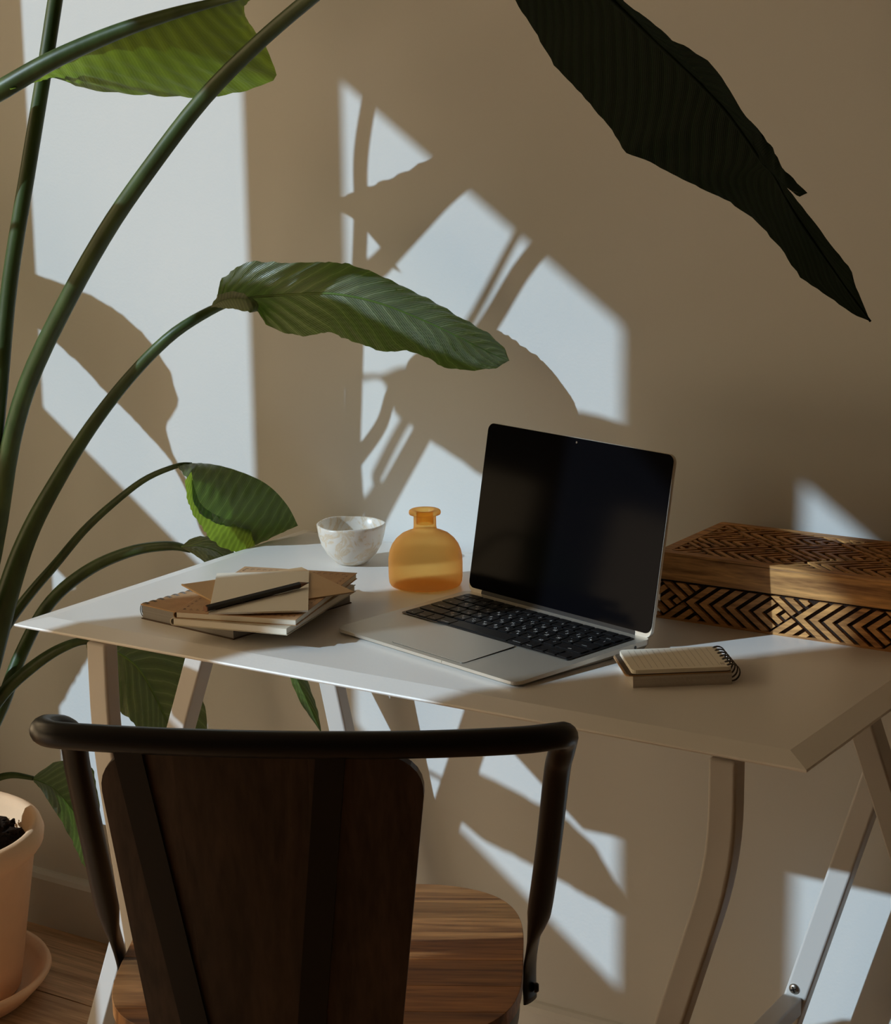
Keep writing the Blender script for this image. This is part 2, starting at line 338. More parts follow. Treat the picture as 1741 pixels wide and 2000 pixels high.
def trestle(name, label, xb, sb, kb, zb, xs, ks, ybf, ybb, ys):
    t = empty(name, (xb, ys, 0), label=label, cat='trestle', group='white steel trestles under the desk')
    o = Vector((xb, ys, 0))
    def add(nm, bm, **kw):
        bm.transform(Matrix.Translation(-o)); return mk(nm, bm, M_steel, t, **kw)
    lowers = []
    for y in (ybf, ybb):
        bm = bmesh.new(); P = bent(xb if y == ybf else xb-.035 if sb > 0 else xb-.01, y, sb, kb if y == ybf else kb+(.08 if sb > 0 else 0), zb); profile(bm, P, .030, .024); leg = add('leg', bm, bevel=.004, seg=3); lowers.append((P[-2], P[-1], leg))
    bm = bmesh.new(); profile(bm, [(xs, ys, H-.03), (xs-sb*ks*(H-.03), ys, 0)], .028, .03); add('leg', bm, bevel=.003)
    bm = bmesh.new(); xa, xc = min(xb, xs), max(xb, xs); box(bm, xa-.012, xc+.012, ybf+.06, ybb-.03, H-.034, H-.0222); add('top_plate', bm, bevel=.002)
    XX = [a[0]+(b[0]-a[0])*(a[2]-.235)/a[2] for a, b, leg in lowers]
    bm = bmesh.new(); v8 = box(bm, -.013, .013, ybf+.012, ybb-.012, .223, .247)
    for v_ in v8: v_.co.x += XX[0] if v_.co.y < ys else XX[1]
    add('crossbar', bm, bevel=.003)
    for k, (a, b, leg) in enumerate(lowers):
        y = (ybf, ybb)[k]; yy = y-.0121; xx = XX[k]
        bm = bmesh.new(); lathe(bm, [(0, .003), (.004, .003), (.0068, .001), (.007, 0), (.007, -.002)], 20)
        bm.transform(Matrix.Translation((xx+.002, yy, .256)) @ Matrix.Rotation(R(90), 4, 'X')); bm.transform(Matrix.Translation(-o)); mk('screw', bm, M_screw, t, smooth=True)
        for ang in (20, 110):
            bm = bmesh.new(); box(bm, -.004, .004, -.0008, .0008, 0, .0032); bm.transform(Matrix.Translation((xx+.002, yy-.0002, .256)) @ Matrix.Rotation(R(90), 4, 'X') @ Matrix.Rotation(R(ang), 4, 'Z')); bm.transform(Matrix.Translation(-o)); mk('screw_slot', bm, M_black, t)
    return t
trestle('trestle', 'white steel three-legged trestle under the right end of the desk', -.679, -1, .30, .615, -.652, .37, -.572, -.085, -.3)
trestle('trestle', 'white steel three-legged trestle under the left end of the desk', -1.489, 1, .15, .60, -1.535, .365, -.572, -.085, -.3)

# ------------------------------------------------------------------ chair
ch = empty('chair', (0, 0, 0), R(30), 'black tubular metal chair with dark wooden backrest pushed towards the desk', 'chair')
th = R(30); rr = Vector((math.cos(th), math.sin(th), 0)); ff = Vector((-math.sin(th), math.cos(th), 0))
ch.location = rr*(-1.290) + ff*(-.02)
# local: x right, y forward
hp = [(-.222, .008, .395), (-.222, .006, .44), (-.221, -.05, .52), (-.218, -.113, .62), (-.215, -.175, .72), (-.213, -.196, .756), (-.217, -.210, .773), (-.228, -.232, .782), (-.226, -.253, .785),
      (-.20, -.268, .786), (-.10, -.283, .786), (.01, -.290, .786), (.12, -.288, .786), (.21, -.276, .786), (.246, -.258, .784), (.256, -.240, .779), (.2565, -.220, .768),
      (.254, -.203, .750), (.250, -.175, .72), (.242, -.113, .62), (.232, -.05, .52), (.222, .006, .44), (.222, .008, .395)]
NP = 110; path = spline(hp, NP)
fl = []; rad = []
for i, p in enumerate(path):
    q = max(0, min(1, (.50-p.z)/.05)); q = q*q*(3-2*q)
    fl.append((1, 1)); rad.append(.0128)
def hoop(bm):
    N = NP; n = 16; rings = []
    for i in range(N):
        t = (path[min(i+1, N-1)]-path[max(i-1, 0)]).normalized()
        out = Vector((1, 0, 0)) if abs(t.x) < .75 else Vector((0, 0, 1))
        # frame: blend so the flattened foot lies against the seat side
        a = Vector((1, 0, 0)) - t*t.x
        if a.length < .35: a = Vector((0, 0, 1)) - t*t.z
        rings.append((path[i], t))
    return rings
bm = bmesh.new()
# parallel transport starting with the side axis, squashed near the feet
P = path; t0 = (P[1]-P[0]).normalized(); nrm = (Vector((1, 0, 0))-t0*t0.x).normalized(); rings = []
for i, p in enumerate(P):
    t = (P[min(i+1, NP-1)]-P[max(i-1, 0)]).normalized(); nrm = (nrm-t*nrm.dot(t)).normalized(); b = t.cross(nrm)
    q = max(0, min(1, (.53-p.z)/.06)); q = q*q*(3-2*q)
    ra = .0128*(1-q)+.004*q; rb = .0128*(1-q)+.0165*q
    # at the far end the transported frame has turned; pick whichever axis is sideways
    if abs(nrm.x) >= abs(b.x): A_, B_ = ra, rb
    else: A_, B_ = rb, ra
    if p.z > .55: A_ = B_ = .0128
    rings.append([bm.verts.new(p+nrm*(A_*math.cos(2*math.pi*k/16))+b*(B_*math.sin(2*math.pi*k/16))) for k in range(16)])
for a, b in zip(rings, rings[1:]):
    for k in range(16): bm.faces.new((a[k], a[(k+1) % 16], b[(k+1) % 16], b[k]))
bm.faces.new(list(reversed(rings[0]))); bm.faces.new(rings[-1])
mk('back_hoop', bm, M_black, ch, smooth=True)
# seat: rounded square of glued staves on a black metal pan
outline = []
for i in range(96):
    a = 2*math.pi*i/96; e = 2/3.6
    outline.append((.215*math.copysign(abs(math.cos(a))**e, math.cos(a)), .2*math.copysign(abs(math.sin(a))**e, math.sin(a))))
bm = bmesh.new(); prism(bm, [(x*.985, y*.985) for x, y in outline], .405, .4335); pan = mk('seat_pan', bm, M_black, ch, bevel=.004)
def halfw(y): return .215*(max(0, 1-(abs(y)/.2)**3.6))**(1/3.6)
ys = [-.2, -.135, -.075, -.012, .052, .098, .142, .2]
for a, b in zip(ys, ys[1:]):
    bm = bmesh.new(); n = 10; yy = [a+(b-a)*i/n for i in range(n+1)]
    poly = [(halfw(y), y) for y in yy] + [(-halfw(y), y) for y in reversed(yy)]
    pts = []
    for p in poly:
        if not pts or (abs(pts[-1][0]-p[0])+abs(pts[-1][1]-p[1])) > 1e-4: pts.append(p)
    prism(bm, pts, .434, .4505)
    mk('seat_stave', bm, M_seat, pan, bevel=.0007, seg=1)
# backrest staves, slightly dished, held by two flat straps under the hoop
def bk(x, z, o=0):                       # o: towards the front of the chair
    zz = (z-.44)/.32
    return (x, -.218-.056*zz-.014*(1-(x/.16)**2)+o, z)
def bw(z):
    zz = max(0, min(1, (z-.47)/.285)); w0 = .122+.030*zz
    top = .776; r = .045
    if z > top-r: w0 -= r-math.sqrt(max(0, r*r-(z-(top-r))**2))
    return w0
BC = -.022
edges = [-1, -.52, .30, 1]
for k in range(3):
    bm = bmesh.new(); nz_ = 28; nx = 8; F = {}
    for side, off in ((0, 0), (1, .014)):
        for i in range(nz_+1):
            z = .425+(.7755-.425)*(1-(1-i/nz_)**1.5); wz = bw(z)
            for j in range(nx+1):
                e = edges[k]+(edges[k+1]-edges[k])*j/nx
                lim = wz
                x = max(-lim, min(lim, e*(.122+.030*max(0, min(1, (z-.47)/.285)))))
                F[side, i, j] = bm.verts.new(bk(BC+x, z, off))
    for i in range(nz_):
        for j in range(nx):
            bm.faces.new((F[0, i, j], F[0, i, j+1], F[0, i+1, j+1], F[0, i+1, j])); bm.faces.new((F[1, i, j], F[1, i+1, j], F[1, i+1, j+1], F[1, i, j+1]))
    for i in range(nz_):
        bm.faces.new((F[0, i, 0], F[0, i+1, 0], F[1, i+1, 0], F[1, i, 0])); bm.faces.new((F[0, i, nx], F[1, i, nx], F[1, i+1, nx], F[0, i+1, nx]))
    for j in range(nx):
        bm.faces.new((F[0, 0, j], F[1, 0, j], F[1, 0, j+1], F[0, 0, j+1])); bm.faces.new((F[0, nz_, j], F[0, nz_, j+1], F[1, nz_, j+1], F[1, nz_, j]))
    bmesh.ops.remove_doubles(bm, verts=bm.verts, dist=1e-6)
    mk('backrest_stave', bm, M_back, ch)
for xt, xb_ in ((-.120, -.075), (.066, .035)):
    bm = bmesh.new(); pts = []
    n = 14; V = {}
    for i in range(n+1):
        z = .40+(.785-.40)*i/n; x = xb_+(xt-xb_)*max(0, (z-.47)/.3)
        for j, (dx, o) in enumerate(((-.0135, -.0045), (.0135, -.0045), (.0135, -.0005), (-.0135, -.0005))):
            V[i, j] = bm.verts.new(bk(BC+x+dx, z, o))
    for i in range(n):
        for j in range(4): bm.faces.new((V[i, j], V[i, (j+1) % 4], V[i+1, (j+1) % 4], V[i+1, j]))
    bm.faces.new([V[0, j] for j in (3, 2, 1, 0)]); bm.faces.new([V[n, j] for j in range(4)])
    mk('back_strap', bm, M_black, ch)
for sx in (-1, 1):
    for sy in (-1, 1):
        bm = bmesh.new(); tube(bm, [(sx*.185, sy*.165, .425), (sx*.188, sy*.172, .30), (sx*.195, sy*.185, 0)], [.014, .0125, .011], 10); mk('leg', bm, M_black, ch, smooth=True)
bm = bmesh.new()
for k, sy in enumerate((-1, 1)): pass
tube(bm, [(-.2, 0, .42), (-.2, .0, .415), (.2, 0, .415), (.2, 0, .42)], .006, 8); mk('under_seat_bar', bm, M_black, ch, smooth=True)
for sx in (-1, 1):
    bm = bmesh.new(); lathe(bm, [(0, .005), (.004, .005), (.0055, .003), (.0055, 0)], 12); bm.transform(Matrix.Translation((sx*.2265, .008, .41)) @ Matrix.Rotation(sx*R(90), 4, 'Y')); mk('bolt', bm, M_black, ch, smooth=True)

# ------------------------------------------------------------------ laptop
LX, LY, LR = -1.0596, -.3909, R(-15.5)
lap = empty('laptop', (LX, LY, H), LR, 'open silver laptop with black screen and black keys on the desk', 'laptop')
LW, LD = .304, .212
def ztop(v): return .0065+(.0135-.0065)*min(1, max(0, (v+.106)/.16))
poly = rrect(LW, LD, .011, 6)
bm = bmesh.new()
n = len(poly)
bot = [bm.verts.new((x*.97, y*.96+.002, .0015)) for x, y in poly]; mid = [bm.verts.new((x, y, max(.003, ztop(y)-.004-.002*((y+.106)/.212)))) for x, y in poly]; top = [bm.verts.new((x, y, ztop(y))) for x, y in poly]
bm.faces.new(list(reversed(bot)))
for a, b in ((bot, mid), (mid, top)):
    for i in range(n): bm.faces.new((a[i], a[(i+1) % n], b[(i+1) % n], b[i]))
bm.faces.new(top); bmesh.ops.triangulate(bm, faces=[f for f in bm.faces if len(f.verts) > 4])
base = mk('base', bm, M_alu, lap)
def onbase(bm, dz=0):
    for v_ in bm.verts: v_.co.z += ztop(v_.co.y)+dz
for sx in (-1, 1):
    for sy in (-1, 1):
        bm = bmesh.new(); lathe(bm, [(0, 0), (.006, 0), (.007, .0022), (0, .0022)], 16, (sx*.12, sy*.085, 0)); mk('rubber_foot', bm, M_bezel, base, smooth=True)
def slab(w_, h_, r_, cx, cy, t_, z_=0):
    bm = bmesh.new(); prism(bm, rrect(w_, h_, r_, 3, cx, cy), 0, t_); onbase(bm, z_); return bm
mk('keyboard_well', slab(.2785, .1075, .003, 0, .0375, .0004, -.0001), M_bezel, base)
tp = slab(.1207, .0807, .004, 0, -.0585, .0003, .0001); mk('trackpad_gap', tp, M_bezel, base)
mk('trackpad', slab(.1203, .0803, .004, 0, -.0585, .0004, .0002), M_alu, base)
bm = bmesh.new(); box(bm, -.034, .034, -.1064, -.1058, .0035, .0066); mk('opening_notch', bm, M_alu, base)
bm = bmesh.new(); lathe(bm, [(0, 0), (.0019, 0), (.0019, .0004), (0, .0004)], 16); bm.transform(Matrix.Translation((.1518, .078, .0085)) @ Matrix.Rotation(R(90), 4, 'Y')); mk('headphone_jack', bm, M_bezel, base)
# keys
rows = [
 ('fn', .0845, .0125, [('esc', 1.5)] + [('', 1)]*12 + [('', 1)]),
 ('num', .0700, .0155, [('§', 1)] + [(k, 1) for k in '1234567890-='] + [('delete', 1.5)]),
 ('q', .0520, .0165, [('tab', 1.5)] + [(k, 1) for k in 'QWERTYUIOP[]'] + [('\\', 1)]),
 ('a', .0340, .0165, [('caps lock', 1.8)] + [(k, 1) for k in "ASDFGHJKL;'"] + [('return', 1.75)]),
 ('z', .0160, .0165, [('shift', 2.3)] + [(k, 1) for k in 'ZXCVBNM,./'] + [('shift', 2.3)]),
 ('sp', -.0045, .0185, [('fn', 1), ('control', 1), ('option', 1), ('command', 1.25), ('', 5.3), ('command', 1.25), ('option', 1)]),
]
cyr = dict(zip("QWERTYUIOP[]ASDFGHJKL;'ZXCVBNM,.", "ЙЦУКЕНГШЩЗХЪФЫВАПРОЛДЖЭЯЧСМИТЬБЮ"))
textcache = {}
def textmesh(s, size):
    k = (s, size)
    if k not in textcache:
        cu = bpy.data.curves.new('print', 'FONT'); cu.body = s; cu.size = size; cu.align_x = 'CENTER'; cu.align_y = 'CENTER'; cu.resolution_u = 1
        o = bpy.data.objects.new('print', cu); COL.objects.link(o); bpy.context.view_layer.update()
        me = bpy.data.meshes.new_from_object(o.evaluated_get(bpy.context.evaluated_depsgraph_get())); me.name = 'key_print'
        bpy.data.objects.remove(o); me.materials.clear(); me.materials.append(M_print); textcache[k] = me
    return textcache[k]
TOTAL = .272
keymesh = {}
def addkey(cx, cy, kw, kh, lab):
    key = (round(kw, 5), round(kh, 5))
    if key not in keymesh:
        bm = bmesh.new(); prism(bm, rrect(kw, kh, .0016, 2), 0, .0009)
        me = bpy.data.meshes.new('key'); bm.normal_update(); bm.to_mesh(me); bm.free(); me.materials.append(M_key); keymesh[key] = me
    o = link(bpy.data.objects.new('key', keymesh[key]), base); o.location = (cx, cy, ztop(cy)+.0004); o.rotation_euler = (math.atan((.0135-.0065)/.16) if cy < .054 else 0, 0, 0)
    def pr(s, size, dx, dy):
        p = link(bpy.data.objects.new('key_print', textmesh(s, size)), o); p.location = (dx, dy, .00096)
    if lab:
        if len(lab) == 1:
            pr(lab, .0058, -.0028 if lab in cyr else 0, .0028)
            if lab in cyr: pr(cyr[lab], .0054, .0030, -.0030)
        else:
            pr(lab, .0030, 0, -kh*.26)
for nm, cy, kh, keys in rows:
    units = sum(k[1] for k in keys) + (3.0 if nm == 'sp' else 0)
    u = TOTAL/units; x = -TOTAL/2
    for lab, wk in keys:
        kw = wk*u; addkey(x+kw/2, cy, kw-.0022, kh-.0020, lab); x += kw
    if nm == 'sp':
        for ax, ay, s in ((.5, -.0046, '◂'), (1.5, .0046, '▴'), (1.5, -.0046, '▾'), (2.5, -.0046, '▸')):
            addkey(x+ax*u, cy+ay, u-.0022, kh*.5-.0012, '')
# lid
TILT = R(10.3); HS = .209
lid = empty('lid', (0, .1035, .0125), 0); lid.parent = lap; lid.rotation_euler = (-TILT, 0, 0)
def lidprism(poly, y0, y1):
    bm = bmesh.new(); prism(bm, poly, 0, 1, lambda x, y, z: (x, y1+(y0-y1)*z, y)); bmesh.ops.recalc_face_normals(bm, faces=bm.faces); return bm
o = mk('lid_shell', lidprism(rrect(LW, HS, .010, 6, 0, HS/2), -.0005, .0042), M_alu, lap, bevel=.0012); lidobjs = [o]
lidobjs.append(mk('screen_glass', lidprism(rrect(LW-.0022, HS-.0062, .009, 6, 0, HS/2+.0025), -.0012, .0005), M_glass, lap))
lidobjs.append(mk('hinge', lidprism(rrect(.255, .011, .003, 3, 0, .001), -.001, .0048), M_bezel, lap))
bm = bmesh.new(); lathe(bm, [(0, .0003), (.0013, .0003), (.0013, 0)], 14); bm.transform(Matrix.Translation((0, -.0012, HS-.0055)) @ Matrix.Rotation(R(90), 4, 'X')); lidobjs.append(mk('webcam', bm, M_wire, lap))
bpy.data.objects.remove(lid)
for o in lidobjs: o.location = (0, .1035, .0125); o.rotation_euler = (-TILT, 0, 0)

# ------------------------------------------------------------------ vase and bowl
bm = bmesh.new()
prof = [(0, .001), (.040, .001), (.0445, .0025), (.0462, .006), (.0468, .012), (.0470, .030), (.0467, .037), (.0452, .0455), (.0420, .0535), (.0370, .0605), (.0300, .0665), (.0225, .0700), (.0170, .0716), (.0150, .0735), (.0143, .077), (.0142, .0905), (.0160, .0915), (.0196, .0925), (.0203, .0945), (.0198, .0970), (.0180, .0982), (.0125, .0978), (.0105, .0960),
        (.0105, .080)]
lathe(bm, prof, 64)
v = mk('vase', bm, M_vase, None, smooth=True); v.location = (-1.2655, -.2127, H)
tag(v, 'round-shouldered amber frosted glass bottle vase standing between the bowl and laptop', 'vase')
bm = bmesh.new()
prof = [(0, .0015), (.018, .001), (.0205, .002), (.024, .0055), (.0325, .014), (.0395, .026), (.0430, .038), (.0450, .050), (.0452, .0535), (.0440, .0545), (.0428, .0535), (.0408, .040), (.0372, .027), (.030, .0165), (.020, .0095), (0, .0075)]
def wob(x, y, z):
    a = math.atan2(y, x); k = 1+.010*math.sin(2*a+.6)*z/.05; return (x*k, y*k, z*(1+(.014*math.sin(2*a+1.9)+.008*math.sin(5*a))*(z/.054)**2))
lathe(bm, prof, 64, fn=wob)
v = mk('bowl', bm, M_bowl, None, smooth=True); v.location = (-1.4144, -.1637, H)
tag(v, 'small mottled white stone bowl with uneven rim beside the amber vase', 'bowl')

# ------------------------------------------------------------------ stationery
def quadprism(pts, z0, z1, o=(0, 0, 0)):
    bm = bmesh.new(); prism(bm, [(x-o[0], y-o[1]) for x, y in pts], z0, z1); return bm
def para(a, b, d): return [a, b, (b[0]+d[0]-a[0], b[1]+d[1]-a[1]), d]
def shrink(q, s):
    cx = sum(p[0] for p in q)/4; cy = sum(p[1] for p in q)/4; return [(cx+(x-cx)*s, cy+(y-cy)*s) for x, y in q]
def lerp2(q, s, t):
    ax = q[0][0]*(1-s)+q[1][0]*s; ay = q[0][1]*(1-s)+q[1][1]*s; bx = q[3][0]*(1-s)+q[2][0]*s; by = q[3][1]*(1-s)+q[2][1]*s
    return (ax*(1-t)+bx*t, ay*(1-t)+by*t)
def xy(u, v_, z): p = atz(u, v_, H+z); return (p.x, p.y)
def bestrect(pts, z, anchor=0):
    """right-angled rectangle nearest to four corner sightings, in order round the sheet"""
    P_ = [Vector(xy(u, v_, z)) for u, v_ in pts]; c_ = (P_[0]+P_[1]+P_[2]+P_[3])/4
    ea = (P_[1]-P_[0]+P_[2]-P_[3])/2; eb = (P_[3]-P_[0]+P_[2]-P_[1])/2
    a1 = math.atan2(ea.y, ea.x); a2 = math.atan2(eb.y, eb.x)-math.pi/2
    while a2-a1 > math.pi: a2 -= 2*math.pi
    while a1-a2 > math.pi: a2 += 2*math.pi
    a = (a1+a2)/2; e = Vector((math.cos(a), math.sin(a)))*ea.length/2; n_ = Vector((-math.sin(a), math.cos(a)))*eb.length/2
    c_ = c_+(P_[0]-(c_-e-n_))*anchor
    return [tuple(c_-e-n_), tuple(c_+e-n_), tuple(c_+e+n_), tuple(c_-e+n_)]
def rectat(u, v_, z, a, w_, d_):
    P_ = Vector(xy(u, v_, z)); e = Vector((math.cos(R(a)), math.sin(R(a))))*w_; n_ = Vector((-math.sin(R(a)), math.cos(R(a))))*d_
    return [tuple(P_), tuple(P_+e), tuple(P_+e+n_), tuple(P_+n_)]
def centre(q): return (sum(p[0] for p in q)/4, sum(p[1] for p in q)/4, H)
def rectfrom(a, b, d):
    """right-angled: edge a-b, depth taken from d"""
    A_, B_, D_ = Vector(a), Vector(b), Vector(d); e = (B_-A_).normalized(); n_ = Vector((-e.y, e.x)); h = (D_-A_).dot(n_)
    return [tuple(A_), tuple(B_), tuple(B_+n_*h), tuple(A_+n_*h)]
def printborder(q, z, o, parent, s0=.05, s1=.95, nm='printed_border'):
    bm = bmesh.new()
    for side in range(4):
        for k in range(17):
            f0 = s0+(s1-s0)*k/17; f1 = f0+(s1-s0)/17*.5
            cs = {0: (f0, s0), 1: (s1, f0), 2: (f0, s1), 3: (s0, f0)}[side]
            dx, dy = ((f1-f0), .006) if side in (0, 2) else (.006, (f1-f0))
            ps = [lerp2(q, cs[0]+a*dx, cs[1]+b*dy) for a, b in ((0, 0), (1, 0), (1, 1), (0, 1))]
            bm.faces.new([bm.verts.new((p[0]-o[0], p[1]-o[1], z)) for p in ps])
            ps = [lerp2(q, cs[0]+a*dx*.4+(.0 if side in (0, 2) else .012*(1 if side == 3 else -1)), cs[1]+b*dy+(.016*(1 if side == 0 else -1) if side in (0, 2) else 0)) for a, b in ((0, 0), (1, 0), (1, 1), (0, 1))]
            bm.faces.new([bm.verts.new((p[0]-o[0], p[1]-o[1], z)) for p in ps])
    mk(nm, bm, M_ink, parent)
# spiral sketchbook at the bottom
def rings_along(a, b, n_, rad_, z, parent, o, inset, double=True, lift=0, mat_=M_wire):
    A_, B_ = Vector((*a, 0)), Vector((*b, 0)); e = (B_-A_).normalized(); nn = Vector((-e.y, e.x, 0))
    me = None
    for k in range(n_):
        c_ = A_.lerp(B_, (k+.5)/n_)
        if me is None:
            bm = bmesh.new()
            for s in ((-.0012, .0012) if double else (0,)):
                pts = [nn*(rad_*math.cos(t)) + Vector((0, 0, rad_*math.sin(t)*1.0)) + e*s for t in [2*math.pi*i/20 for i in range(20)]]
                tube(bm, pts, .00055, 6, closed=True)
            me = bpy.data.meshes.new('ring'); bm.to_mesh(me); bm.free(); me.materials.append(mat_)
            for p in me.polygons: p.use_smooth = True
        ob = link(bpy.data.objects.new('ring', me), parent); ob.location = (c_.x-o[0]+nn.x*inset, c_.y-o[1]+nn.y*inset, z)
q = rectfrom(xy(456, 1250, 0), xy(687, 1178, 0), xy(278, 1208, 0)); o = centre(q)
sk = empty('spiral_sketchbook', o, label='thick spiral-bound kraft sketchbook at the bottom of the paper stack', cat='sketchbook')
mk('cover', quadprism(shrink(q, 1.0), 0, .0012, o), mat('sketchbook_back_cover', (.11, .07, .045), .8), sk)
mk('page_block', quadprism(shrink(q, .985), .0013, .0168, o), mat('grey_sketch_paper', (.33, .31, .29), .9, bump=(300, .3, 2), var=(3, .15, (1, 1, 260))), sk)
mk('cover', quadprism(q, .017, .0184, o), M_kraft, sk)
rings_along(q[3], q[2], 17, .0098, .0095, sk, o, -.0035)
# cream soft notebook, then kraft notebook
def softbook(name, label, q, z0, th_, mc, group=None, cat='notebook', border=False):
    o = centre(q); e = empty(name, (o[0], o[1], H+z0), label=label, cat=cat, group=group)
    A_ = Vector(q[3]); B_ = Vector(q[0]); dirv = (Vector(q[1])-Vector(q[0])).normalized()
    def sec(s, inner):
        h = th_; pts = []
        n_ = 8
        L_ = (Vector(q[1])-Vector(q[0])).length
        if not inner:
            pts = [(L_, 0), (.003, 0)] + [(.003-.003*math.sin(math.pi*i/n_), h/2-h/2*math.cos(math.pi*i/n_)) for i in range(1, n_)] + [(.003, h), (L_, h), (L_, h-.0006), (.0035, h-.0006)] + [(.0035-.0025*math.sin(math.pi*i/n_), h/2+(h/2-.0006)*math.cos(math.pi*i/n_)) for i in range(1, n_)] + [(.0035, .0006), (L_, .0006)]
        else:
            pts = [(.004, .0007), (L_-.0012, .0007), (L_-.0012, h-.0007), (.004, h-.0007)]
        return pts
    for nm, inner, m_, ins in (('cover', False, mc, 0), ('pages', True, M_cream, .001)):
        bm = bmesh.new(); sc2 = sec(0, inner); up = (B_-A_).normalized()
        ra = [bm.verts.new((A_.x-o[0]+dirv.x*x+up.x*ins, A_.y-o[1]+dirv.y*x+up.y*ins, z)) for x, z in sc2]
        rb = [bm.verts.new((B_.x-o[0]+dirv.x*x-up.x*ins, B_.y-o[1]+dirv.y*x-up.y*ins, z)) for x, z in sc2]
        k = len(sc2)
        for i in range(k): bm.faces.new((ra[i], ra[(i+1) % k], rb[(i+1) % k], rb[i]))
        bm.faces.new(list(reversed(ra))); bm.faces.new(rb); bmesh.ops.recalc_face_normals(bm, faces=bm.faces); mk(nm, bm, m_, e)
    if border: printborder(q, th_+.00015, o, e)
    return e
qq = rectat(332, 1207, .027, 13, .147, .205)                       # spine on the left edge
softbook('notebook', 'cream softcover notebook lying beneath the kraft notebook in the stack', qq, .0186, .0085, mat('cream_card', (.66, .60, .48), .8, bump=(700, .1)))
qq = rectat(338, 1194, .035, 17, .150, .222)
softbook('notebook', 'kraft softcover notebook with printed corner border under the envelopes', qq, .0272, .0075, M_kraft, border=True)
# envelopes
def envelope(label, q, z, m_, flapfrom):
    o = centre(q); e = empty('envelope', (o[0], o[1], H+z), label=label, cat='envelope', group='envelopes on top of the paper stack')
    mk('envelope_body', quadprism(q, 0, .0014, o), m_, e)
    a, b = q[flapfrom], q[(flapfrom+1) % 4]; cxy = lerp2(q, .5, .5); f = (cxy[0]*1.08-(a[0]+b[0])*.04, cxy[1]*1.08-(a[1]+b[1])*.04)
    bm = bmesh.new(); A_, B_, F_ = Vector(a), Vector(b), Vector(f); pts = [A_]
    n_ = 9
    tri = [A_.lerp(F_, i/n_) for i in range(n_)] + [F_.lerp(B_, i/n_) for i in range(n_+1)]
    prism(bm, [(p.x-o[0], p.y-o[1]) for p in tri], .0015, .0020); bmesh.ops.recalc_face_normals(bm, faces=bm.faces); mk('flap', bm, m_, e)
    return e
q = bestrect([(455, 1192), (693, 1156), (592, 1110), (345, 1141)], .036)
envelope('brown kraft envelope lying crosswise under the cream envelope', q, .0350, M_kraft2, 3)
q = bestrect([(421, 1196), (614, 1190), (592, 1117), (412, 1114)], .040)
envelope('cream envelope lying on the kraft envelope under the pencil', q, .0373, M_cream, 0)
# pencil
pa = atz(401, 1189, H+.0432); pb = atz(604, 1138, H+.0432)
dv = (pb-pa); Lp = dv.length; pc = empty('pencil', (pa.x, pa.y, H+.0432), math.atan2(dv.y, dv.x), 'sharpened black hexagonal pencil lying on the cream envelope', 'pencil')
def hexbar(x0, x1, r0, r1, n_=6):
    bm = bmesh.new(); a = [bm.verts.new((x0, r0*math.cos(2*math.pi*(i+.5)/n_), r0*math.sin(2*math.pi*(i+.5)/n_))) for i in range(n_)]; b = [bm.verts.new((x1, r1*math.cos(2*math.pi*(i+.5)/n_), r1*math.sin(2*math.pi*(i+.5)/n_))) for i in range(n_)]
    for i in range(n_): bm.faces.new((a[i], a[(i+1) % n_], b[(i+1) % n_], b[i]))
    bm.faces.new(list(reversed(a))); bm.faces.new(b); return bm
mk('barrel', hexbar(.0012, Lp-.016, .0041, .0041), M_pencil, pc); mk('end_wood', hexbar(0, .0012, .0038, .0041), M_tipwood, pc)
mk('sharpened_tip', hexbar(Lp-.016, Lp-.004, .0040, .0011), M_tipwood, pc); mk('lead', hexbar(Lp-.004, Lp, .0011, .0003), M_pencil, pc)
# small spiral notepad right of the laptop
q = rectfrom(xy(1237, 1344, 0), xy(1430, 1336, 0), xy(1205, 1303, 0)); o = centre(q)
pad = empty('spiral_notepad', o, label='small ruled spiral notepad folded open at the right of the laptop', cat='notepad')
mk('page_block', quadprism(q, 0, .0125, o), M_pages, pad)
def off(q, s0, s1, t0, t1): return [lerp2(q, s0, t0), lerp2(q, s1, t0), lerp2(q, s1, t1), lerp2(q, s0, t1)]
e1 = Vector(q[1])-Vector(q[0]); n1 = Vector(q[3])-Vector(q[0])
def rr_on(q, grow_l, z0, z1, rad_=.006, shift=0):
    w_ = e1.length; h_ = n1.length; ang = math.atan2(e1.y, e1.x)
    bm = bmesh.new(); prism(bm, rrect(w_+grow_l, h_, rad_, 4, -grow_l/2+shift, 0), z0, z1); bm.transform(Matrix.Rotation(ang, 4, 'Z')); return bm
mk('cover', rr_on(q, .008, .0128, .0140), M_kraft, pad); mk('cover', rr_on(q, .006, .0142, .0150), mat('dark_card', (.08, .055, .035), .8), pad)
pg = mk('top_pages', rr_on(q, .001, .0152, .0195), M_cream, pad)
ang = math.atan2(e1.y, e1.x); w_, h_ = e1.length, n1.length
bm = bmesh.new()
for k in range(14):
    x = -w_/2+.008+k*(w_-.020)/13
    vv = [bm.verts.new((a, b, .01965)) for a, b in ((x-.0001, -h_*.42), (x+.0001, -h_*.42), (x+.0001, h_*.44), (x-.0001, h_*.44))]; bm.faces.new(vv)
bm.transform(Matrix.Rotation(ang, 4, 'Z')); mk('ruled_lines', bm, M_ink, pad)
bm = bmesh.new()
for k in range(3):
    x = w_/2-.0095+k*.0016; vv = [bm.verts.new((a, b, .01966)) for a, b in ((x, -h_*.40), (x+.0005, -h_*.40), (x+.0005, -h_*.30), (x, -h_*.30))]; bm.faces.new(vv)
bm.transform(Matrix.Rotation(ang, 4, 'Z')); mk('printed_mark', bm, M_ink, pad)
rings_along(q[2], q[1], 7, .0095, .0112, pad, o, .0005)

